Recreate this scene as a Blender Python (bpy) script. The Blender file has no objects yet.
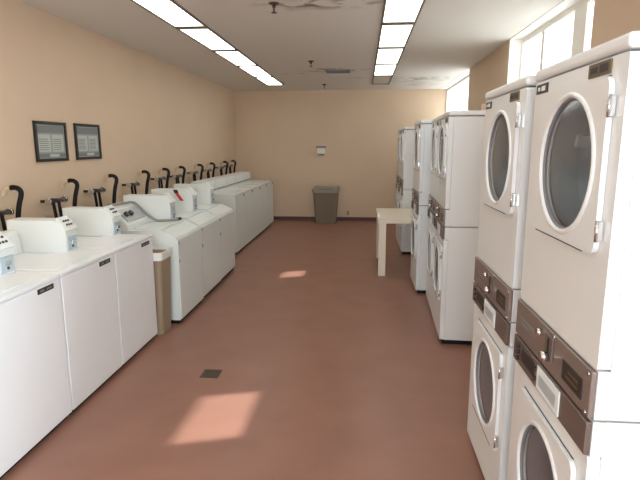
import bpy, bmesh, math, random
from mathutils import Vector, Matrix
random.seed(4)
SC = bpy.context.scene
COL = SC.collection
PI = math.pi

# ------------------------------------------------------------------ materials
def srgb(r, g, b):
    f = lambda c: (c/255/12.92) if c/255 <= .04045 else ((c/255+.055)/1.055)**2.4
    return (f(r), f(g), f(b), 1)

def pmat(name, col, rough=.5, metal=0.0, spec=.5, noise=0.0, nscale=8.0, bump=0.0, bscale=60.0, coat=0.0):
    m = bpy.data.materials.new(name); m.use_nodes = True
    nt = m.node_tree; b = nt.nodes['Principled BSDF']
    b.inputs['Base Color'].default_value = col
    b.inputs['Roughness'].default_value = rough
    b.inputs['Metallic'].default_value = metal
    b.inputs['Specular IOR Level'].default_value = spec
    b.inputs['Coat Weight'].default_value = coat
    tc = nt.nodes.new('ShaderNodeTexCoord')
    if noise:
        n = nt.nodes.new('ShaderNodeTexNoise'); n.inputs['Scale'].default_value = nscale; n.inputs['Detail'].default_value = 6
        nt.links.new(tc.outputs['Object'], n.inputs['Vector'])
        mp = nt.nodes.new('ShaderNodeMapRange')
        mp.inputs['From Min'].default_value = .3; mp.inputs['From Max'].default_value = .7
        mp.inputs['To Min'].default_value = 1-noise; mp.inputs['To Max'].default_value = 1+noise
        nt.links.new(n.outputs['Fac'], mp.inputs['Value'])
        mx = nt.nodes.new('ShaderNodeMix'); mx.data_type = 'RGBA'; mx.blend_type = 'MULTIPLY'
        mx.inputs['Factor'].default_value = 1
        mx.inputs['A'].default_value = col
        nt.links.new(mp.outputs['Result'], mx.inputs['B'])
        nt.links.new(mx.outputs['Result'], b.inputs['Base Color'])
    if bump:
        n2 = nt.nodes.new('ShaderNodeTexNoise'); n2.inputs['Scale'].default_value = bscale; n2.inputs['Detail'].default_value = 3
        nt.links.new(tc.outputs['Object'], n2.inputs['Vector'])
        bp = nt.nodes.new('ShaderNodeBump'); bp.inputs['Strength'].default_value = bump; bp.inputs['Distance'].default_value = .01
        nt.links.new(n2.outputs['Fac'], bp.inputs['Height'])
        nt.links.new(bp.outputs['Normal'], b.inputs['Normal'])
    return m

def emat(name, col, s):
    m = bpy.data.materials.new(name); m.use_nodes = True
    nt = m.node_tree; b = nt.nodes['Principled BSDF']
    b.inputs['Base Color'].default_value = (.8, .8, .75, 1)
    b.inputs['Emission Color'].default_value = col
    b.inputs['Emission Strength'].default_value = s
    return m

def glassmat(name, tint, refl=.12, rough=.03):
    m = bpy.data.materials.new(name); m.use_nodes = True
    nt = m.node_tree; nt.nodes.remove(nt.nodes['Principled BSDF'])
    o = nt.nodes['Material Output']
    t = nt.nodes.new('ShaderNodeBsdfTransparent'); t.inputs[0].default_value = tint
    g = nt.nodes.new('ShaderNodeBsdfGlossy'); g.inputs['Roughness'].default_value = rough; g.inputs[0].default_value = (1, 1, 1, 1)
    lw = nt.nodes.new('ShaderNodeFresnel'); lw.inputs['IOR'].default_value = 1.45
    mp = nt.nodes.new('ShaderNodeMapRange'); mp.inputs['To Min'].default_value = refl; mp.inputs['To Max'].default_value = .9
    mx = nt.nodes.new('ShaderNodeMixShader')
    nt.links.new(lw.outputs['Fac'], mp.inputs['Value']); nt.links.new(mp.outputs['Result'], mx.inputs[0])
    nt.links.new(t.outputs[0], mx.inputs[1]); nt.links.new(g.outputs[0], mx.inputs[2])
    nt.links.new(mx.outputs[0], o.inputs['Surface'])
    return m

def frostmat(name):
    m = bpy.data.materials.new(name); m.use_nodes = True
    nt = m.node_tree; nt.nodes.remove(nt.nodes['Principled BSDF'])
    t = nt.nodes.new('ShaderNodeBsdfTranslucent'); t.inputs[0].default_value = (.82, .82, .8, 1)
    nt.links.new(t.outputs[0], nt.nodes['Material Output'].inputs['Surface'])
    return m

def ceilmat():
    m = pmat('ceiling_paint', srgb(224, 219, 211), .9, bump=.15, bscale=120)
    nt = m.node_tree; b = nt.nodes['Principled BSDF']
    tc = nt.nodes.new('ShaderNodeTexCoord')
    base = srgb(224, 219, 211)
    prev = None
    n = nt.nodes.new('ShaderNodeTexNoise'); n.inputs['Scale'].default_value = 3.5; n.inputs['Detail'].default_value = 8
    n.inputs['Distortion'].default_value = 1.2
    nt.links.new(tc.outputs['Object'], n.inputs['Vector'])
    # old water stains, each with a place and a size of its own
    for (x, y, rx, ry, k) in ((-.45, 4.5, .5, .24, 1.0), (.05, 4.55, .5, .16, .6), (-.45, 8.35, .6, .28, .9), (1.0, 9.6, .7, .5, .8),
                              (-1.05, 8.7, .5, .15, .4), (1.05, 10.4, .5, .3, .5), (-.1, 9.3, .3, .15, .3)):
        mp = nt.nodes.new('ShaderNodeMapping'); mp.vector_type = 'POINT'
        mp.inputs['Location'].default_value = (-x/rx, -y/ry, 0); mp.inputs['Scale'].default_value = (1/rx, 1/ry, 0)
        nt.links.new(tc.outputs['Object'], mp.inputs['Vector'])
        ln = nt.nodes.new('ShaderNodeVectorMath'); ln.operation = 'LENGTH'
        nt.links.new(mp.outputs[0], ln.inputs[0])
        mr = nt.nodes.new('ShaderNodeMapRange'); mr.inputs['From Min'].default_value = 1.1; mr.inputs['From Max'].default_value = .2
        mr.inputs['To Min'].default_value = 0; mr.inputs['To Max'].default_value = k
        nt.links.new(ln.outputs['Value'], mr.inputs['Value'])
        nm = nt.nodes.new('ShaderNodeMapRange'); nm.inputs['From Min'].default_value = .46; nm.inputs['From Max'].default_value = .62
        nt.links.new(n.outputs['Fac'], nm.inputs['Value'])
        ml = nt.nodes.new('ShaderNodeMath'); ml.operation = 'MULTIPLY'
        nt.links.new(mr.outputs[0], ml.inputs[0]); nt.links.new(nm.outputs[0], ml.inputs[1])
        mx = nt.nodes.new('ShaderNodeMix'); mx.data_type = 'RGBA'
        if prev is None: mx.inputs['A'].default_value = base
        else: nt.links.new(prev, mx.inputs['A'])
        mx.inputs['B'].default_value = srgb(120, 112, 100)
        nt.links.new(ml.outputs[0], mx.inputs['Factor'])
        prev = mx.outputs['Result']
    nt.links.new(prev, b.inputs['Base Color'])
    return m

M = {}
M['wall'] = pmat('peach_wall_paint', srgb(213, 189, 162), .75, noise=.025, nscale=1.5, bump=.08, bscale=90)
M['floor'] = pmat('red_brown_floor', srgb(143, 103, 87), .38, noise=.085, nscale=3.2, bump=.03, bscale=25, spec=.4)
M['ceiling'] = ceilmat()
M['base'] = pmat('dark_cove_base', srgb(88, 52, 48), .5)
M['trim'] = pmat('white_window_trim', srgb(236, 232, 224), .5)
M['white'] = pmat('white_enamel', srgb(237, 239, 240), .28, noise=.012, nscale=3)
M['dryer'] = pmat('dryer_enamel', srgb(222, 225, 226), .3, noise=.012, nscale=3)
M['greyw'] = pmat('grey_white_enamel', srgb(224, 230, 227), .3)
M['panelg'] = pmat('pale_console_plastic', srgb(224, 228, 225), .4)
M['strip'] = pmat('pale_blue_coin_plate', srgb(188, 204, 212), .3, metal=.3)
M['brown'] = pmat('brown_brushed_panel', srgb(136, 122, 116), .33, metal=.35)
M['brown2'] = pmat('brown_panel_dark', srgb(110, 96, 90), .36, metal=.3)
M['bronze'] = pmat('bronze_plate', srgb(110, 94, 68), .35, metal=.5)
M['black'] = pmat('black_rubber', srgb(14, 13, 13), .55, spec=.3)
M['dark'] = pmat('dark_plastic', srgb(40, 34, 34), .4)
M['chrome'] = pmat('chrome', srgb(215, 215, 215), .2, metal=1)
M['drum'] = pmat('galvanised_drum', srgb(214, 228, 240), .45, metal=.0, noise=.16, nscale=14)
M['tunnel'] = pmat('pale_tunnel_plastic', srgb(222, 226, 232), .4)
M['gasket'] = pmat('grey_gasket', srgb(120, 120, 124), .5)
M['glass'] = glassmat('door_glass', (.95, .98, 1, 1), .15, .16)
M['clear'] = glassmat('clear_pane', (1, 1, 1, 1), .02)
M['frost'] = frostmat('frosted_pane')
M['card'] = pmat('white_card', srgb(226, 232, 234), .5)
M['print'] = pmat('grey_print', srgb(120, 124, 124), .6)
M['lamp'] = emat('lamp_diffuser', (.98, 1, .95, 1), 3.7)
M['unlit'] = pmat('unlit_diffuser', srgb(200, 196, 184), .5)
M['lampframe'] = pmat('lamp_frame', srgb(112, 100, 82), .5)
M['tan'] = pmat('tan_bin_plastic', srgb(150, 132, 108), .55)
M['grey_bin'] = pmat('grey_brown_bin_plastic', srgb(116, 102, 84), .55)
M['grey_lid'] = pmat('grey_bin_rim', srgb(150, 142, 126), .5)
M['bag'] = pmat('white_bag', srgb(235, 235, 230), .4, bump=.5, bscale=40)
M['table'] = pmat('cream_laminate', srgb(224, 214, 196), .4)
M['frame'] = pmat('black_frame', srgb(26, 22, 22), .4)
M['notice'] = pmat('grey_notice_paper', srgb(152, 158, 154), .6)
M['notice2'] = pmat('pale_notice_text_block', srgb(186, 192, 186), .6)
M['nhead'] = pmat('notice_heading_band', srgb(122, 124, 124), .6)
M['red'] = pmat('red_tag', srgb(190, 50, 50), .5)
M['cplate'] = pmat('console_plate', srgb(178, 182, 182), .35, metal=.3)
M['hosegrey'] = pmat('grey_hose', srgb(146, 142, 136), .4)
M['iron'] = pmat('dark_cast_iron', srgb(84, 72, 60), .6, metal=.3)
M['pale'] = pmat('beige_pipe', srgb(206, 180, 150), .5)

# ------------------------------------------------------------------ mesh helpers
class MB:
    def __init__(s): s.bm = bmesh.new()
    def box(s, x0, x1, y0, y1, z0, z1, bev=0.0, seg=2):
        t = bmesh.new()
        bmesh.ops.create_cube(t, size=1)
        for v in t.verts:
            v.co = Vector(((x0+x1)/2+v.co.x*(x1-x0), (y0+y1)/2+v.co.y*(y1-y0), (z0+z1)/2+v.co.z*(z1-z0)))
        if bev: bmesh.ops.bevel(t, geom=t.edges[:], offset=bev, segments=seg, profile=.5, affect='EDGES')
        s._add(t); return s
    def _add(s, t):
        me = bpy.data.meshes.new('tmp'); t.to_mesh(me); t.free(); s.bm.from_mesh(me); bpy.data.meshes.remove(me)
    def cyl(s, p, q, r, r2=None, n=16, caps=True):
        p, q = Vector(p), Vector(q); d = q-p
        t = bmesh.new()
        bmesh.ops.create_cone(t, cap_ends=caps, segments=n, radius1=r, radius2=r if r2 is None else r2, depth=d.length)
        rot = Vector((0, 0, 1)).rotation_difference(d.normalized()).to_matrix().to_4x4()
        bmesh.ops.transform(t, matrix=Matrix.Translation((p+q)/2) @ rot, verts=t.verts[:])
        for f in t.faces:
            if len(f.verts) == 4: f.smooth = True
        s._add(t); return s
    def tube(s, pts, r, n=10, sub=6):
        pts = [Vector(p) for p in pts]; P = []
        for i in range(len(pts)-1):
            a = pts[max(i-1, 0)]; b = pts[i]; c = pts[i+1]; d = pts[min(i+2, len(pts)-1)]
            for k in range(sub):
                t = k/sub
                P.append(.5*((2*b)+(c-a)*t+(2*a-5*b+4*c-d)*t*t+(3*b-a-3*c+d)*t**3))
        P.append(pts[-1])
        rings = []; up = Vector((.31, .2, .93)).normalized()
        for i, p in enumerate(P):
            d = (P[min(i+1, len(P)-1)]-P[max(i-1, 0)]).normalized()
            u = d.cross(up)
            if u.length < .05: u = d.cross(Vector((1, 0, 0)))
            u.normalize(); w = d.cross(u); up = -w if (-w).dot(up) > 0 else w
            rings.append([s.bm.verts.new(p+r*(math.cos(2*PI*k/n)*u+math.sin(2*PI*k/n)*w)) for k in range(n)])
        for a, b in zip(rings, rings[1:]):
            for k in range(n):
                f = s.bm.faces.new((a[k], a[(k+1) % n], b[(k+1) % n], b[k])); f.smooth = True
        s.bm.faces.new(rings[0][::-1]); s.bm.faces.new(rings[-1])
        return s
    def prism(s, prof, y0, y1, bev=0.0):            # profile of (x, z) points swept along y
        t = bmesh.new()
        a = [t.verts.new((x, y0, z)) for x, z in prof]; b = [t.verts.new((x, y1, z)) for x, z in prof]
        n = len(prof)
        t.faces.new(a); t.faces.new(b[::-1])
        for i in range(n): t.faces.new((a[i], b[i], b[(i+1) % n], a[(i+1) % n]))
        bmesh.ops.recalc_face_normals(t, faces=t.faces[:])
        if bev: bmesh.ops.bevel(t, geom=t.edges[:], offset=bev, segments=1, affect='EDGES')
        s._add(t); return s
    def lathe(s, prof, c, axis='x', n=40, rev=False):  # profile of (radius, offset along axis)
        rings = []
        for r, o in prof:
            ring = []
            for k in range(n):
                a = 2*PI*k/n
                u, v = r*math.cos(a), r*math.sin(a)
                ring.append(s.bm.verts.new({'x': (c[0]+o, c[1]+u, c[2]+v), 'z': (c[0]+u, c[1]+v, c[2]+o)}[axis]))
            rings.append(ring)
        for a, b in zip(rings, rings[1:]):
            for k in range(n):
                q = (a[k], a[(k+1) % n], b[(k+1) % n], b[k])
                f = s.bm.faces.new(q[::-1] if rev else q); f.smooth = True
        s.last = rings
        return s
    def cap(s, ring): s.bm.faces.new(ring); return s
    def holeplate(s, x0, x1, y0, y1, z0, z1, cr, cy, cz, hr):   # rounded plate in the yz plane with a round hole
        P = []
        def seg(a, b, n):
            for k in range(n): P.append((a[0]+(b[0]-a[0])*k/n, a[1]+(b[1]-a[1])*k/n))
        def arc(c, a0):
            for k in range(6):
                a = a0+PI/2*k/6; P.append((c[0]+cr*math.cos(a), c[1]+cr*math.sin(a)))
        arc((y1-cr, z1-cr), 0); seg((y1-cr, z1), (y0+cr, z1), 12)
        arc((y0+cr, z1-cr), PI/2); seg((y0, z1-cr), (y0, z0+cr), 12)
        arc((y0+cr, z0+cr), PI); seg((y0+cr, z0), (y1-cr, z0), 12)
        arc((y1-cr, z0+cr), 1.5*PI); seg((y1, z0+cr), (y1, z1-cr), 12)
        n = len(P); H = []
        for y, z in P:
            d = math.hypot(y-cy, z-cz); H.append((cy+(y-cy)/d*hr, cz+(z-cz)/d*hr))
        V = lambda x, L: [s.bm.verts.new((x, y, z)) for y, z in L]
        of, hf, ob, hb = V(x0, P), V(x0, H), V(x1, P), V(x1, H)
        for i in range(n):
            j = (i+1) % n
            for q in ((of[i], hf[i], hf[j], of[j]), (ob[i], ob[j], hb[j], hb[i]), (of[i], of[j], ob[j], ob[i]), (hf[i], hb[i], hb[j], hf[j])):
                s.bm.faces.new(q)
        bmesh.ops.recalc_face_normals(s.bm, faces=s.bm.faces[:])
        return s
    def build(s, name, mat, parent=None):
        me = bpy.data.meshes.new(name); s.bm.to_mesh(me); s.bm.free()
        me.materials.append(mat)
        o = bpy.data.objects.new(name, me); COL.objects.link(o)
        if parent is not None: o.parent = parent
        return o

def tag(o, label, cat, group=None):
    o['label'] = label; o['category'] = cat
    if group: o['group'] = group
    return o
def thing(name, label, cat, loc=(0, 0, 0), rz=0, group=None):
    o = bpy.data.objects.new(name, None); COL.objects.link(o); o.empty_display_size = .1
    o.location = loc; o.rotation_euler = (0, 0, rz)
    return tag(o, label, cat, group)
def struct(o): o['kind'] = 'structure'; return o
def dup(o, parent=None):
    c = o.copy(); COL.objects.link(c)
    if parent is not None: c.parent = parent
    for ch in o.children: dup(ch, c)
    return c
def place(proto, first, loc, label, group=None, rz=0):
    o = proto if first else dup(proto)
    o.location = loc; o.rotation_euler = (0, 0, rz); o['label'] = label
    if group: o['group'] = group
    return o

# ------------------------------------------------------------------ room
XL, XR, YB, YF, ZC = -2.8, 1.6, 11.3, -2.6, 2.8
XO = 1.78
struct(MB().box(XL-.15, XO, YF-.15, YB+.15, -.12, 0).build('floor', M['floor']))
struct(MB().box(XL-.15, XO, YF-.15, YB+.15, ZC, ZC+.12).build('ceiling', M['ceiling']))
struct(MB().box(XL-.15, XL, YF-.15, YB+.15, 0, ZC).build('wall_left', M['wall']))
struct(MB().box(XL, XO, YB, YB+.15, 0, ZC).build('wall_back', M['wall']))

def wall_with_holes(name, fixed, a0, a1, holes, axis):
    """boxes around rectangular openings; holes = (a0,a1,z0,z1)"""
    cs = sorted({a0, a1, *[h[0] for h in holes], *[h[1] for h in holes]})
    zs = sorted({0, ZC, *[h[2] for h in holes], *[h[3] for h in holes]})
    b = MB()
    for p, q in zip(cs, cs[1:]):
        for u, v in zip(zs, zs[1:]):
            m, w = (p+q)/2, (u+v)/2
            if any(h[0] < m < h[1] and h[2] < w < h[3] for h in holes): continue
            if axis == 'y': b.box(fixed[0], fixed[1], p, q, u, v)
            else: b.box(p, q, fixed[0], fixed[1], u, v)
    return struct(b.build(name, M['wall']))
W1 = (3.97, 6.12, 2.0, ZC); W2 = (8.3, YB, 2.0, ZC)
W6 = (-1.75, .05, .7, 2.3); ADDED_W3 = (3.31, 3.92, 1.78, 2.22); ADDED_W4 = (6.99, 7.36, 1.81, 2.2)  # last two are unseen openings, added and sized to cast the floor's sun patches
wall_with_holes('wall_right', (XR, XO), YF, YB, [W1, W2, ADDED_W3, ADDED_W4, W6], 'y')
WF = (-1.2, 1.3, .5, 2.4)
wall_with_holes('wall_front', (YF-.15, YF), XL, XO, [WF], 'x')
struct(MB().box(XL, XO, YB-.012, YB, 0, .075, .003).build('baseboard_back', M['base']))
struct(MB().box(XL, XL+.012, YF, YB-.012, 0, .075, .003).build('baseboard_left', M['base']))
struct(MB().box(XR-.012, XR, YF, YB-.012, 0, .075, .003).build('baseboard_right', M['base']))

def window(n, y0, y1, z0, z1, bars, pane, head=.0):
    f = MB(); t = .035
    f.box(XO-.05, XO-.005, y0, y0+t, z0, z1); f.box(XO-.05, XO-.005, y1-t, y1, z0, z1)
    f.box(XO-.05, XO-.005, y0+t, y1-t, z0, z0+t); f.box(XO-.05, XO-.005, y0+t, y1-t, z1-t-head, z1)
    for a, b in bars: f.box(XO-.05, XO-.005, a, b, z0+t, z1-t-head)
    fo = struct(f.build('window_%d' % n, M['trim']))
    MB().box(XO-.03, XO-.026, y0+t, y1-t, z0+t, z1-t-head).build('window_pane', pane, fo)
    # white plaster lining of the recess: sill, head and jambs
    l = MB(); e = .006
    l.box(XR, XO-.05, y0, y1, z0, z0+e); l.box(XR, XO-.05, y0, y1, z1-e, z1)
    l.box(XR, XO-.05, y1-e, y1, z0+e, z1-e) if y1 < YB else None
    l.box(XR, XO-.05, y0, y0+e, z0+e, z1-e)
    l.build('window_reveal', M['trim'], fo)
    return fo
window(1, *W1, [(4.42, 4.67), (5.38, 5.45)], M['frost'], .02)
window(2, *W2, [], M['frost'])
for n, w in ((3, ADDED_W3), (4, ADDED_W4), (6, W6)):  # first two stand out of view, put in to let sun reach the floor
    y0, y1, z0, z1 = w
    fo = struct(MB().box(XO-.004, XO+.02, y0-.04, y0, z0-.04, z1+.04).box(XO-.004, XO+.02, y1, y1+.04, z0-.04, z1+.04)
                .box(XO-.004, XO+.02, y0, y1, z0-.04, z0).box(XO-.004, XO+.02, y0, y1, z1, z1+.04).build('window_%d' % n, M['trim']))
    fo.location.x = .004
    MB().box(XO+.004, XO+.008, y0, y1, z0, z1).build('window_pane', M['clear'], fo)
fo = struct(MB().box(WF[0], WF[0]+.05, YF-.1, YF-.04, WF[2], WF[3]).box(WF[1]-.05, WF[1], YF-.1, YF-.04, WF[2], WF[3])
            .box(WF[0]+.05, WF[1]-.05, YF-.1, YF-.04, WF[2], WF[2]+.05).box(WF[0]+.05, WF[1]-.05, YF-.1, YF-.04, WF[3]-.05, WF[3])
            .box(.02, .08, YF-.1, YF-.04, WF[2]+.05, WF[3]-.05).build('window_5', M['trim']))
MB().box(WF[0]+.05, WF[1]-.05, YF-.072, YF-.068, WF[2]+.05, WF[3]-.05).build('window_pane', M['clear'], fo)

# ------------------------------------------------------------------ ceiling fittings
def light(x, y, label, group, lit=True):
    t = thing('ceiling_light', label, 'ceiling light', (x, y, ZC), 0, group)
    L, w = 1.245, .165
    f = MB(); e = .02; g = .055
    f.box(-w, -w+e, 0, L, -.014, 0).box(w-e, w, 0, L, -.014, 0).box(-w+e, w-e, 0, g, -.014, 0).box(-w+e, w-e, L-g, L, -.014, 0)
    f.build('lamp_frame', M['lampframe'], t)
    MB().box(-w+e, w-e, g, L-g, -.008, -.001).build('diffuser', M['lamp'] if lit else M['unlit'], t)
ordl = ['nearest', 'second', 'third', 'fourth', 'farthest']
for i in range(5):
    light(-1.705, 3.985+1.25*i, 'lit rectangular ceiling light, %s of five in the left strip' % ordl[i], 'left strip of ceiling lights')
for i in range(4):
    light(.317, 3.975+1.25*i, 'lit rectangular ceiling light, %s of four in the right strip' % ['nearest', 'second', 'third', 'farthest'][i], 'right strip of ceiling lights')
light(.317, 8.975, 'dark unlit ceiling light panel at the far end of the right strip', 'right strip of ceiling lights', False)
for i, (y, w) in enumerate(((2.73, 'over the nearest dryers'), (1.48, 'just in front of the camera, out of frame overhead'))):
    light(-1.705, y-.005, 'lit rectangular ceiling light of the left strip ' + ('over the nearest washers, out of frame overhead', 'before the nearest washers, out of frame overhead')[i], 'left strip of ceiling lights')
    light(.317, y-.01, 'lit rectangular ceiling light of the right strip ' + ('beside the nearest dryers, out of frame overhead', 'before the nearest dryers, out of frame overhead')[i], 'right strip of ceiling lights')

for x, y, lab in ((-.75, 4.46, 'dark ceiling sprinkler head nearest the camera, beside a ceiling stain'),
                  (-.74, 7.43, 'small sprinkler head in the middle of the ceiling, before the vent'),
                  (-.76, 10.2, 'small sprinkler head on the ceiling near the back wall')):
    t = thing('sprinkler_head', lab, 'sprinkler', (x, y, ZC), 0, 'ceiling sprinklers')
    m = MB(); m.lathe([(.0001, -.012), (.03, -.012), (.045, -.004), (.045, 0)], (0, 0, 0), 'z', 20); m.build('escutcheon', M['iron'], t)
    m = MB(); m.cyl((0, 0, -.012), (0, 0, -.035), .014)
    for s in (-1, 1): m.tube([(0, s*.012, -.03), (0, s*.022, -.05), (0, s*.005, -.072)], .004, 6, 4)
    m.build('frame_arms', M['iron'], t)
    MB().cyl((0, 0, -.072), (0, 0, -.076), .024).build('deflector', M['iron'], t)

t = thing('air_vent', 'grey louvred air vent on the ceiling between the light strips', 'vent', (-.41, 8.43, ZC))
m = MB(); m.box(-.19, .19, -.13, -.11, -.02, 0).box(-.19, .19, .11, .13, -.02, 0).box(-.19, -.17, -.11, .11, -.02, 0).box(.17, .19, -.11, .11, -.02, 0)
m.build('vent_frame', M['gasket'], t)
m = MB()
for k in range(7):
    y = -.095+k*.031
    m.prism([(-.17, 0), (.17, 0), (.17, -.004), (-.17, -.004)], y, y+.012)
m.build('louvres', M['gasket'], t)
MB().box(-.17, .17, -.11, .11, -.002, 0).build('duct_opening', M['dark'], t)

# ------------------------------------------------------------------ stacked dryers
def make_dryer(sh=0.0):
    t = thing('stacked_dryer', '', 'dryer')
    W, D = .668, .72
    E = M['dryer']
    MB().box(.025, D-.02, .015, W-.015, 0, .045).build('toe_kick', M['black'], t)
    CZ1, CZ2, CY, R = .515+sh, 1.592+sh*.2, .30, .196
    def cab(name, z0, z1, cz):
        m = MB(); th = .02
        m.box(.036, D, 0, .012, z0, z1, .003).box(.036, D, W-.012, W, z0, z1, .003)
        m.box(.036, D, .012, W-.012, z0, z0+.012).box(.036, D, .012, W-.012, z1-.012, z1).box(D-.012, D, .012, W-.012, z0+.012, z1-.012)
        return m.build(name, E, t)
    cab('lower_cabinet', .04, .921+sh, CZ1); cab('upper_cabinet', .927+sh, 1.868, CZ2)
    def front(name, z0, z1, cz):
        return MB().holeplate(0, .034, 0, W, z0, z1, .012, CY, cz, R+.005).build(name, E, t)
    front('lower_front_panel', .04, .816+sh, CZ1); front('upper_front_panel', 1.067+sh, 1.868, CZ2)
    MB().box(.005, .036, 0, W, .819+sh, .921+sh, .002).build('lower_panel_surround', E, t)
    MB().box(.005, .036, 0, W, .927+sh, 1.064+sh, .002).build('upper_panel_surround', E, t)
    MB().box(-.006, D+.004, -.004, W+.004, 1.874, 1.912, .012, 3).build('top_lid', E, t)
    for nm, cz, dz0, dz1 in (('door', CZ2, 1.366+sh*.2, 1.82), ('door', CZ1, .29+sh, .757+sh)):
        d = MB().holeplate(-.016, -.001, .055, .56, dz0, dz1, .03, CY, cz, R).build(nm, E, t)
        g = MB(); g.lathe([(R+.014, -.016), (R+.011, -.021), (R+.004, -.023), (R-.002, -.018), (R-.002, .0)], (0, CY, cz)); g.build('window_ring', E, d)
        g = MB(); g.lathe([(R-.002, -.013), (R-.007, -.013), (R-.009, .01), (R-.002, .014)], (0, CY, cz)); g.build('gasket', M['gasket'], d)
        g = MB(); g.lathe([(R-.006, -.006), (R*.8, -.010), (R*.55, -.0135), (R*.3, -.0155), (.0005, -.016)], (0, CY, cz))
        g.bm.normal_update()
        if sum(f.normal.x for f in g.bm.faces) > 0: bmesh.ops.reverse_faces(g.bm, faces=g.bm.faces[:])
        g.build('door_glass', M['glass'], d)
        for hz in (dz1-.075, dz0+.065):
            MB().box(-.0185, -.001, .040, .054, hz-.026, hz+.026, .002).cyl((-.017, .043, hz-.028), (-.017, .043, hz+.028), .0045, n=10).build('hinge', M['chrome'], d)
        MB().box(-.018, -.0165, .12, .5, dz0-.004, dz0-.001).build('door_gap', M['dark'], d)
        MB().box(-.003, -.001, .08, .535, dz1+.0005, dz1+.0025).build('door_gap', M['dark'], d)
        m = MB(); m.lathe([(R-.003, .013), (R-.006, .10), (R+.004, .10), (R+.004, .013)], (0, CY, cz)); m.build('door_tunnel', M['tunnel'], d)
        m = MB(); m.lathe([(R+.006, .04), (R+.03, .06), (R+.03, .42), (.03, .43), (.0005, .43)], (0, CY, cz))
        for a in (.4, 2.5, 4.6):
            cy, sz = math.cos(a), math.sin(a)
            m.prism([(.08, 0), (.4, 0), (.4, .01), (.08, .01)], -.02, .02)
            vs = m.bm.verts[-8:]
            for v in vs:
                y, z = v.co.y, v.co.z
                rr = R+.028-z*5
                v.co = Vector((v.co.x, CY+rr*cy-y*sz, cz+rr*sz+y*cy))
        m.build('drum', M['drum'], t)
    # control panels
    u = MB().box(-.01, .004, .003, W-.003, .929, 1.062, .003).build('upper_control_panel', M['brown'], t); u.location.z = sh
    MB().box(-.013, -.009, .05, .19, .958, 1.018, .001).build('price_plate', M['dark'], u)
    MB().box(-.0135, -.0125, .075, .16, .974, .984).box(-.0135, -.0125, .075, .145, .992, 1.002).build('plate_print', M['bronze'], u)
    MB().box(-.016, -.009, .27, .335, .966, 1.05, .003).build('coin_plate', M['brown2'], u)
    MB().box(-.018, -.0158, .298, .306, .99, 1.04).build('coin_slot', M['black'], u)
    MB().cyl((-.016, .302, .978), (-.04, .302, .978), .016).build('coin_return', M['chrome'], u)
    MB().cyl((-.009, .385, 1.03), (-.028, .385, 1.03), .012).build('push_knob', M['chrome'], u)
    MB().box(-.0115, -.009, .43, .62, 1.0, 1.008).box(-.0115, -.009, .46, .6, .98, .986).build('panel_print', M['print'], u)
    for y, z in ((.02, 1.05), (.02, .94), (.27, 1.056)):
        MB().cyl((-.009, y, z), (-.014, y, z), .006, n=10).build('screw', M['chrome'], u)
    l = MB().box(-.012, .004, .003, W-.003, .822, .919, .003).build('lower_control_panel', M['brown2'], t); l.location.z = sh
    MB().box(-.016, -.011, .185, .385, .83, .912, .002).build('instruction_card', M['card'], l)
    MB().box(-.0165, -.0158, .21, .36, .848, .888).build('card_print', M['strip'], l)
    MB().box(-.0145, -.011, .42, .56, .85, .903, .002).build('cycle_window', M['dark'], l)
    for k in range(3):
        MB().cyl((-.011, .595+k*.0, .848+k*.025), (-.022, .595, .848+k*.025), .009, n=12).build('cycle_button', M['dark'], l)
    for k in range(2):
        MB().cyl((-.011, .402, .855+k*.035), (-.02, .402, .855+k*.035), .008, n=12).build('start_button', M['dark'], l)
    # badges over the upper door
    b = MB().box(-.004, 0, .535, .645, 1.826, 1.858, .001).build('emblem', M['dark'], t)
    MB().box(-.005, -.0035, .555, .59, 1.834, 1.85).box(-.005, -.0035, .605, .625, 1.836, 1.848).build('emblem_print', M['card'], b)
    b = MB().box(-.004, 0, .085, .215, 1.828, 1.864, .001).build('model_plate', M['bronze'], t)
    MB().box(-.005, -.0035, .1, .145, 1.836, 1.856).box(-.005, -.0035, .16, .2, 1.838, 1.854).build('plate_print', M['dark'], b)
    return t
dry = make_dryer(); dry2 = make_dryer(.075)
G = 'stacked dryers along the right wall'
spots = [(.62, 1.312, 0, 'tall white stacked dryer nearest the camera, its side cut off at the right edge'),
         (.62, 2.085, 0, 'second white stacked dryer, right behind the nearest one across a narrow gap'),
         (.664, 4.15, -.036, 'white stacked dryer whose blank side stands in full view past the open gap'),
         (.690, 4.84, -.036, 'white stacked dryer half hidden just behind the one with its blank side in full view'),
         (.615, 5.64, 0, 'single white stacked dryer standing just before the cream table'),
         (.605, 7.76, 0, 'white stacked dryer standing just behind the cream table'),
         (.605, 8.44, 0, 'farthest white stacked dryer, closest to the back wall')]
for i, (x, y, rz, lab) in enumerate(spots):
    place(dry if i < 2 else dry2, i in (0, 2), (x, y, 0), lab, G, rz)

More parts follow.
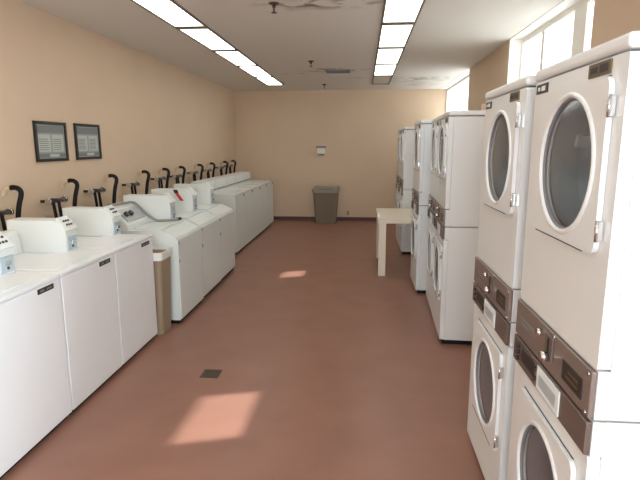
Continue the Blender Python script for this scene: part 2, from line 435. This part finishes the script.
# ------------------------------------------------------------------ washing machines
def arcpts(cx, cz, r, a0, a1, n=6):
    return [(cx+r*math.cos(a0+(a1-a0)*k/n), cz+r*math.sin(a0+(a1-a0)*k/n)) for k in range(n+1)]
def meter(t, x0, x1, y0, y1, z0, z1, tagged=False, dark=True):
    """coin meter case: deep side, rounded top front corner, sloped display over a coin plate"""
    prof = [(x0, z0), (x1, z0), (x1+.004, z1-.10)] + arcpts(x1-.085, z1-.09, .09, .15, PI/2, 7)[1:] + [(x0, z1)]
    m = MB().prism(prof, y0, y1, .004).build('coin_meter_case', M['panelg'], t)
    w = y1-y0
    MB().box(x1, x1+.008, y0+.012, y1-.012, z0+.02, z1-.115, .002).build('coin_plate', M['strip'], m)
    MB().box(x1+.006, x1+.02, y0+w*.35, y0+w*.65, z0+.06, z0+.085, .003).build('coin_slide', M['chrome'], m)
    MB().cyl((x1+.006, y0+w*.5, z0+.045), (x1+.013, y0+w*.5, z0+.045), .009, n=10).build('lock', M['dark'], m)
    # display plate on the slope
    a = Vector((x1+.001, z1-.082)); b = Vector((x1-.076, z1+.001)); d = (b-a).normalized(); nn = Vector((-d.y, d.x))
    if nn.x < 0: nn = -nn
    def plate(u0, u1, v0, v1, off, h):
        L = (b-a).length
        p = a+d*L*u0+nn*off; q = a+d*L*u1+nn*off
        return MB().prism([(p.x, p.y), (q.x, q.y), (q.x+nn.x*h, q.y+nn.y*h), (p.x+nn.x*h, p.y+nn.y*h)], y0+w*v0, y0+w*v1)
    ds = plate(.0, 1.0, .06, .94, .010, .016).build('display_panel', M['panelg'], m)
    if dark:
        k = MB()
        for i in range(3):
            for j in range(2):
                L = (b-a).length; c = a+d*L*(.35+.3*j)+nn*.026
                k.cyl((c.x, y0+w*(.3+.2*i), c.y), (c.x+nn.x*.006, y0+w*(.3+.2*i), c.y+nn.y*.006), .008, n=8)
        k.build('display_keys', M['dark'], ds)
    return m

def make_front_washer():
    t = thing('washing_machine', '', 'washing machine')
    W, D, H = .664, .69, .91
    MB().box(-D+.02, -.03, .012, W-.012, 0, .05).build('toe_kick', M['black'], t)
    MB().box(-D, -.012, .002, W-.002, .035, H-.022, .004).build('cabinet', M['white'], t)
    MB().box(-.012, 0, .004, W-.004, .035, H-.028, .005).build('front_panel', M['white'], t)
    MB().box(-D, .004, .001, W-.001, H-.022, H, .006, 3).build('top_panel', M['white'], t)
    l = MB().box(-.36, -.05, .05, W-.06, H, H+.008, .004).build('lid', M['white'], t)
    MB().box(-.062, -.046, .22, .42, H+.006, H+.012, .002).build('lid_grip', M['greyw'], l)
    MB().prism([(-D, H), (-.585, H), (-.60, 1.05), (-.625, 1.07), (-D, 1.07)], .03, .52, .004).build('console', M['panelg'], t)
    meter(t, -D, -.27, .525, .66, H, 1.14)
    b = MB().box(0, .004, .445, .59, .842, .872, .001).build('badge', M['dark'], t)
    MB().box(.0035, .005, .465, .5, .85, .864).box(.0035, .005, .52, .57, .852, .862).build('badge_print', M['print'], b)
    return t
wf = make_front_washer()
GW = 'top loading washers of the front group'
for i, (y, lab) in enumerate(((2.115, 'white top loading washer nearest the camera, cut off at the left edge'),
                              (2.785, 'white top loading washer in the middle of the nearest three'),
                              (3.455, 'white top loading washer beside the tan trash can, last of the nearest three'))):
    place(wf, i == 0, (-1.76, y, 0), lab, GW)

def make_mid_washer():
    t = thing('washing_machine', '', 'washing machine')
    W, D, H = .69, .74, .885
    MB().box(-D+.02, -.03, .012, W-.012, 0, .05).build('toe_kick', M['black'], t)
    prof = [(-D, .035), (-.012, .035), (-.012, .80)] + arcpts(-.045, .80, .033, .0, PI/3, 4)[1:] + [(-.13, H-.012), (-.15, H-.004), (-D, H-.004)]
    MB().prism(prof, .002, W-.002, .003).build('cabinet', M['greyw'], t)
    MB().box(-.012, 0, .006, W-.006, .045, .80, .005).build('front_panel', M['greyw'], t)
    MB().box(-.43, -.16, .05, W-.05, H-.004, H+.01, .006, 3).build('lid', M['greyw'], t)
    for z in (.775, .60):
        MB().box(0, .006, .012, .024, z-.018, z+.018, .001).build('panel_latch', M['gasket'], t)
    c = MB().prism([(-D, H-.004), (-.46, H-.004), (-.47, .93), (-.60, 1.06), (-.64, 1.075), (-D, 1.075)], .012, .50, .004).build('console', M['panelg'], t)
    # inset control plate and knobs on the console slope
    MB().prism([(-.486, .953), (-.588, 1.055), (-.583, 1.06), (-.481, .958)], .06, .45).build('control_plate', M['cplate'], c)
    for y in (.13, .22):
        MB().cyl((-.54, y, 1.0), (-.515, y, 1.026), .026, n=16).build('control_knob', M['dark'], c)
    MB().prism([(-.50, .965), (-.52, .985), (-.516, .99), (-.496, .97)], .28, .42).build('price_strip', M['card'], c)
    meter(t, -D, -.26, .52, .67, H-.004, 1.15, dark=False)
    return t
wm = make_mid_washer()
GM = 'washers of the middle group with sloped front lips'
mids = []
for i, (x, y, lab) in enumerate(((-1.665, 4.45, 'grey white washer with a grey hose on its lid, behind the tan trash can'),
                                 (-1.68, 5.19, 'grey white washer with a red tag, in the middle of the middle three'),
                                 (-1.69, 5.925, 'last of the three middle washers, before the dark gap to the far row'))):
    mids.append(place(wm, i == 0, (x, y, 0), lab, GM))
# the tag hangs on the side of the second machine's coin meter
case = [c for c in mids[1].children if c.name.startswith('coin_meter_case')][0]
tg = MB().prism([(-.475, 1.13), (-.435, 1.13), (-.36, 1.02), (-.40, 1.02)], .516, .5205).build('tag_strip', M['red'], case); tg['label'] = 'red strip of a hanging tag'
tg = MB().prism([(-.48, 1.148), (-.43, 1.148), (-.415, 1.11), (-.465, 1.11)], .5145, .516).build('tag_end', M['dark'], case); tg['label'] = 'black end of a hanging tag'

def make_far_washer():
    t = thing('washing_machine', '', 'washing machine')
    W, D, H = .652, .68, .92
    MB().box(-D+.02, -.03, .012, W-.012, 0, .055).build('toe_kick', M['black'], t)
    MB().box(-D, -.012, .002, W-.002, .04, H-.02, .004).build('cabinet', M['greyw'], t)
    MB().box(-.012, 0, .004, W-.004, .04, H-.024, .004).build('front_panel', M['greyw'], t)
    MB().box(-D, .003, .001, W-.001, H-.02, H, .005).build('top_panel', M['greyw'], t)
    MB().box(-.38, -.06, .05, W-.05, H, H+.01, .004).build('lid', M['greyw'], t)
    c = MB().prism([(-D, H), (-.47, H), (-.485, 1.07), (-.505, 1.10), (-D, 1.105)], .01, W-.01, .004).build('console', M['panelg'], t)
    MB().box(-.475, -.466, .03, W-.03, .94, .958, .001).build('console_slot', M['gasket'], c)
    MB().cyl((0, .535, .87), (.006, .535, .87), .017, n=14).build('badge', M['dark'], t)
    return t
wr = make_far_washer()
GF = 'washers of the far row'
for i, lab in enumerate(('first washer of the far row of five, its side facing the gap', 'second washer of the far row of five, counted from the gap',
                         'middle washer of the far row of five', 'fourth washer of the far row of five, second from the back corner',
                         'farthest washer of the far row, in the back left corner')):
    place(wr, i == 0, (-1.885, 7.49+.655*i, 0), lab, GF)

# grey flexible hose lying over the first middle washer
h = MB().tube([(-2.38, 4.62, 1.092), (-2.31, 4.78, 1.094), (-2.26, 4.90, 1.086), (-2.17, 4.93, .995), (-2.06, 4.925, .914), (-1.96, 4.93, .9085), (-1.89, 4.975, .9085), (-1.865, 5.03, .9085)], .0125, 10)
h = h.build('flexible_hose', M['hosegrey'])
tag(h, 'grey flexible hose draped from console to lid of the first middle washer', 'hose')
MB().cyl((-1.867, 5.025, .9105), (-1.85, 5.065, .9105), .015, n=12).build('hose_nozzle', M['dark'], h)

# ------------------------------------------------------------------ plumbing on the left wall
def make_drain_hose():
    t = thing('drain_hose', '', 'hose')
    MB().tube([(.09, -.04, -.60), (.055, -.04, -.35), (.068, -.02, -.12), (.088, .0, .0), (.07, .0, .04), (.03, 0, .05), (.005, 0, .045)], .0195, 12).build('black_hose', M['black'], t)
    MB().tube([(.008, 0, .045), (-.02, -.0, .042), (-.047, .0, .018), (-.055, .0, -.02)], .02, 12).build('standpipe_elbow', M['pale'], t)
    return t
dh = make_drain_hose()
GH = 'black drain hoses hooked on the left wall'
where = ['second washer of the nearest three', 'last of the nearest three washers, beside the second tap', 'first washer of the middle group', 'second washer of the middle group',
         'third washer of the middle group', 'dark gap before the far row', 'second washer of the far row', 'middle washer of the far row', 'fourth washer of the far row', 'farthest washer of the far row']
for i, y in enumerate((3.79, 4.59, 5.37, 6.22, 6.89, 7.53, 8.40, 9.10, 10.0, 10.64)):
    place(dh, i == 0, (-2.742, y, 1.275), 'black drain hose hooked on the wall, %s from the camera' % ['first', 'second', 'third', 'fourth', 'fifth', 'sixth', 'seventh', 'eighth', 'ninth', 'tenth'][i], GH)
def make_tap():
    t = thing('water_tap', '', 'tap')
    MB().cyl((.1, -.12, 0), (.1, .12, 0), .017, n=12).cyl((-.006, -.07, 0), (.1, -.07, 0), .014, n=10).cyl((-.006, .07, 0), (.1, .07, 0), .014, n=10).build('valve_body', M['dark'], t)
    for y in (-.12, .12):
        MB().cyl((.1, y-.012, .0), (.1, y+.012, 0), .028, n=14).cyl((.1, y, 0), (.1, y, .035), .012, n=10).build('tap_handle', M['chrome'], t)
    for y in (-.05, .03):
        MB().tube([(.1, y, 0), (.105, y, -.06), (.11, y+.015, -.2), (.13, y+.02, -.4), (.16, y+.02, -.52)], .014, 10).build('supply_hose', M['black'], t)
    return t
tp = make_tap()
GT = 'paired water taps on the left wall'
for i, (y, z) in enumerate(((3.58, 1.145), (4.32, 1.165), (5.03, 1.19), (5.87, 1.19), (6.69, 1.205), (7.33, 1.2), (8.1, 1.21), (8.85, 1.21), (9.69, 1.225), (10.36, 1.23))):
    place(tp, i == 0, (-2.8, y, z), 'pair of water taps with two black hoses on the wall, %s from the camera' % ['first', 'second', 'third', 'fourth', 'fifth', 'sixth', 'seventh', 'eighth', 'ninth', 'tenth'][i], GT)

# ------------------------------------------------------------------ framed notices on the left wall
def notice(y0, y1, z0, z1, lab, kind):
    t = thing('framed_notice', lab, 'framed notice', (XL, y0, z0), 0, 'framed notices on the left wall')
    w, h = y1-y0, z1-z0; e = .026
    m = MB(); m.box(0, .022, 0, w, 0, e, .003).box(0, .022, 0, w, h-e, h, .003).box(0, .022, 0, e, e, h-e, .003).box(0, .022, w-e, w, e, h-e, .003)
    m.build('frame', M['frame'], t)
    p = MB().box(0, .008, e, w-e, e, h-e).build('notice_sheet', M['notice'], t)
    iw = w-2*e
    MB().box(.008, .0085, e+.01, w-e-.01, h-e-.075, h-e-.012).build('heading_band', M['nhead'], p)
    m = MB()
    m.box(.008, .0086, e+.025, w/2-.015, .085, h-.115).box(.008, .0086, w/2+.015, w-e-.025, .085, h-.115)
    m.build('text_column', M['notice2'], p)
    for c in range(2):
        m = MB()
        a = e+.035 if c == 0 else w/2+.025
        for k in range(8 if kind else 6):
            z = .1+k*(h-.24)/(8 if kind else 6)
            m.box(.0086, .009, a, a+iw/2-.075-.02*random.random(), z, z+.006)
        m.build('text_lines', M['print'], p)
    MB().box(.008, .0086, e+.01, w-e-.01, e+.008, .07).build('footer_band', M['nhead'], p)
    MB().box(.0086, .0092, w*.42, w*.72, e+.014, .064).build('footer_label', M['notice2'], p)
notice(4.235, 4.71, 1.505, 1.855, 'black framed grey notice on the left wall, nearer of the two', 0)
notice(4.86, 5.335, 1.507, 1.858, 'black framed grey notice on the left wall, farther of the two', 1)

# ------------------------------------------------------------------ bins, table and small things
def taper_bin(m, x0, x1, y0, y1, z0, z1, k, th=.006):
    """open-topped tapered box shell with a floor"""
    cx, cy = (x0+x1)/2, (y0+y1)/2
    def ring(z, s, ins):
        r = .035; P = []
        hx, hy = (x1-x0)/2*s-ins, (y1-y0)/2*s-ins
        for qx, qy, a0 in ((1, 1, 0), (-1, 1, PI/2), (-1, -1, PI), (1, -1, 1.5*PI)):
            for j in range(5):
                a = a0+PI/2*j/4; P.append(m.bm.verts.new((cx+qx*(hx-r)+r*math.cos(a), cy+qy*(hy-r)+r*math.sin(a), z)))
        return P
    R = [ring(z0, k, 0), ring(z1, 1, 0), ring(z1, 1, th), ring(z0+th, k, th)]
    n = len(R[0])
    for a, b in zip(R, R[1:]):
        for i in range(n): m.bm.faces.new((a[i], a[(i+1) % n], b[(i+1) % n], b[i]))
    m.bm.faces.new(R[0][::-1]); m.bm.faces.new(R[-1])
    return m
t = thing('trash_can', 'tan plastic trash can between the nearest washers and the middle washers', 'trash can', (-1.885, 4.275, 0))
taper_bin(MB(), -.175, .175, -.13, .13, 0, .72, .86).build('can_body', M['tan'], t)
b = MB(); taper_bin(b, -.188, .188, -.143, .143, .675, .745, .985, .008)
bag = b.build('trash_bag', M['bag']); bag.location = (-1.885, 4.275, 0)
tag(bag, 'white plastic liner folded over the rim of the tan trash can', 'trash bag')

t = thing('trash_can', 'grey brown trash can standing against the back wall', 'trash can', (-.775, 10.98, 0))
taper_bin(MB(), -.265, .265, -.2, .2, 0, .68, .84).build('can_body', M['grey_bin'], t)
m = MB(); taper_bin(m, -.29, .29, -.22, .22, .655, .73, .97, .012)
m.build('can_rim', M['grey_lid'], t)
MB().prism([(-.27, .69), (.27, .69), (.255, .775), (-.255, .775)], -.2, .2, .012).build('can_lid', M['grey_lid'], t)
MB().box(-.16, .16, -.215, -.195, .7, .745, .004).build('lid_flap', M['grey_bin'], t)

t = thing('table', 'cream square-legged table standing between the dryers on the right', 'table', (.205, 6.40, 0))
MB().box(0, .82, 0, 1.16, .68, .735, .004).build('tabletop', M['table'], t)
for x in (.012, .72):
    for y in (.01, 1.06):
        MB().box(x, x+.09, y, y+.09, 0, .68, .003).build('leg', M['table'], t)

t = thing('floor_drain', 'dark square floor drain grate in the red brown floor', 'drain', (-1.085, 3.435, 0))
m = MB(); a = .066
m.box(-a, a, -a, -a+.014, 0, .004).box(-a, a, a-.014, a, 0, .004).box(-a, -a+.014, -a+.014, a-.014, 0, .004).box(a-.014, a, -a+.014, a-.014, 0, .004)
for k in range(5): m.box(-a+.014, a-.014, -.045+k*.02, -.034+k*.02, 0, .004)
m.build('grate', M['iron'], t)
MB().box(-a+.01, a-.01, -a+.01, a-.01, 0, .001).build('drain_hole', M['iron'], t)

t = thing('soap_dispenser', 'small pale box on the back wall above the trash can', 'wall box', (-.90, YB, 1.44))
MB().box(-.09, .09, -.07, 0, .02, .15, .008).build('box_body', M['table'], t)
MB().box(-.115, .10, -.085, 0, .15, .185, .006).build('box_cover', M['gasket'], t)
MB().box(-.07, .06, -.075, 0, -.005, .02, .004).build('box_outlet', M['gasket'], t)
t = thing('outlet_plate', 'small dark wall outlet low on the back wall beside the trash can', 'outlet', (-.31, YB, .165))
MB().box(-.035, .035, -.006, 0, -.055, .055, .002).build('cover_plate', M['pale'], t)
for z in (-.022, .022): MB().box(-.018, .018, -.009, -.005, z-.014, z+.014, .002).build('socket', M['iron'], t)

# ------------------------------------------------------------------ light
w = bpy.data.worlds.new('World'); SC.world = w; w.use_nodes = True
bg = w.node_tree.nodes['Background']
bg.inputs[0].default_value = (.86, .93, 1, 1); bg.inputs[1].default_value = 2.2
sd = bpy.data.lights.new('sun', 'SUN'); sd.energy = 11.0; sd.angle = math.radians(1.2); sd.color = (.96, .98, 1)
so = bpy.data.objects.new('sun', sd); COL.objects.link(so)
dirv = Vector((-1, -.293, -.78))
so.rotation_euler = dirv.to_track_quat('-Z', 'Y').to_euler(); so.location = (6, 4, 5)
ad = bpy.data.lights.new('window_daylight', 'AREA'); ad.shape = 'RECTANGLE'; ad.size = 2.4; ad.size_y = 1.8; ad.energy = 160; ad.color = (.78, .9, 1)
ao = bpy.data.objects.new('window_daylight', ad); COL.objects.link(ao)
ao.location = (.05, YF-.2, 1.45); ao.rotation_euler = (PI/2, 0, 0)

ad = bpy.data.lights.new('side_window_daylight', 'AREA'); ad.shape = 'RECTANGLE'; ad.size = 1.8; ad.size_y = 1.6; ad.energy = 350; ad.color = (.76, .9, 1)
ao = bpy.data.objects.new('side_window_daylight', ad); COL.objects.link(ao)
ao.location = (XO+.12, -.85, 1.5); ao.rotation_euler = (PI/2, 0, PI/2)

# ------------------------------------------------------------------ camera
F, PX, PY = 512, 363, 145
th = math.atan((240-PY)/F); ps = math.atan((PX-320)*math.cos(th)/F)
cd = bpy.data.cameras.new('camera'); cd.sensor_width = 36; cd.lens = F/640*36; cd.clip_start = .05
co = bpy.data.objects.new('camera', cd); COL.objects.link(co)
co.location = (0, 0, 1.65); co.rotation_euler = (PI/2-th, 0, ps)
SC.camera = co
vs = SC.view_settings
vs.view_transform = 'Standard'; vs.look = 'None'; vs.gamma = 1; vs.use_curve_mapping = False; vs.exposure = .1
SC.cycles.use_denoising = True
SC.cycles.max_bounces = 10; SC.cycles.diffuse_bounces = 6; SC.cycles.sample_clamp_indirect = 8
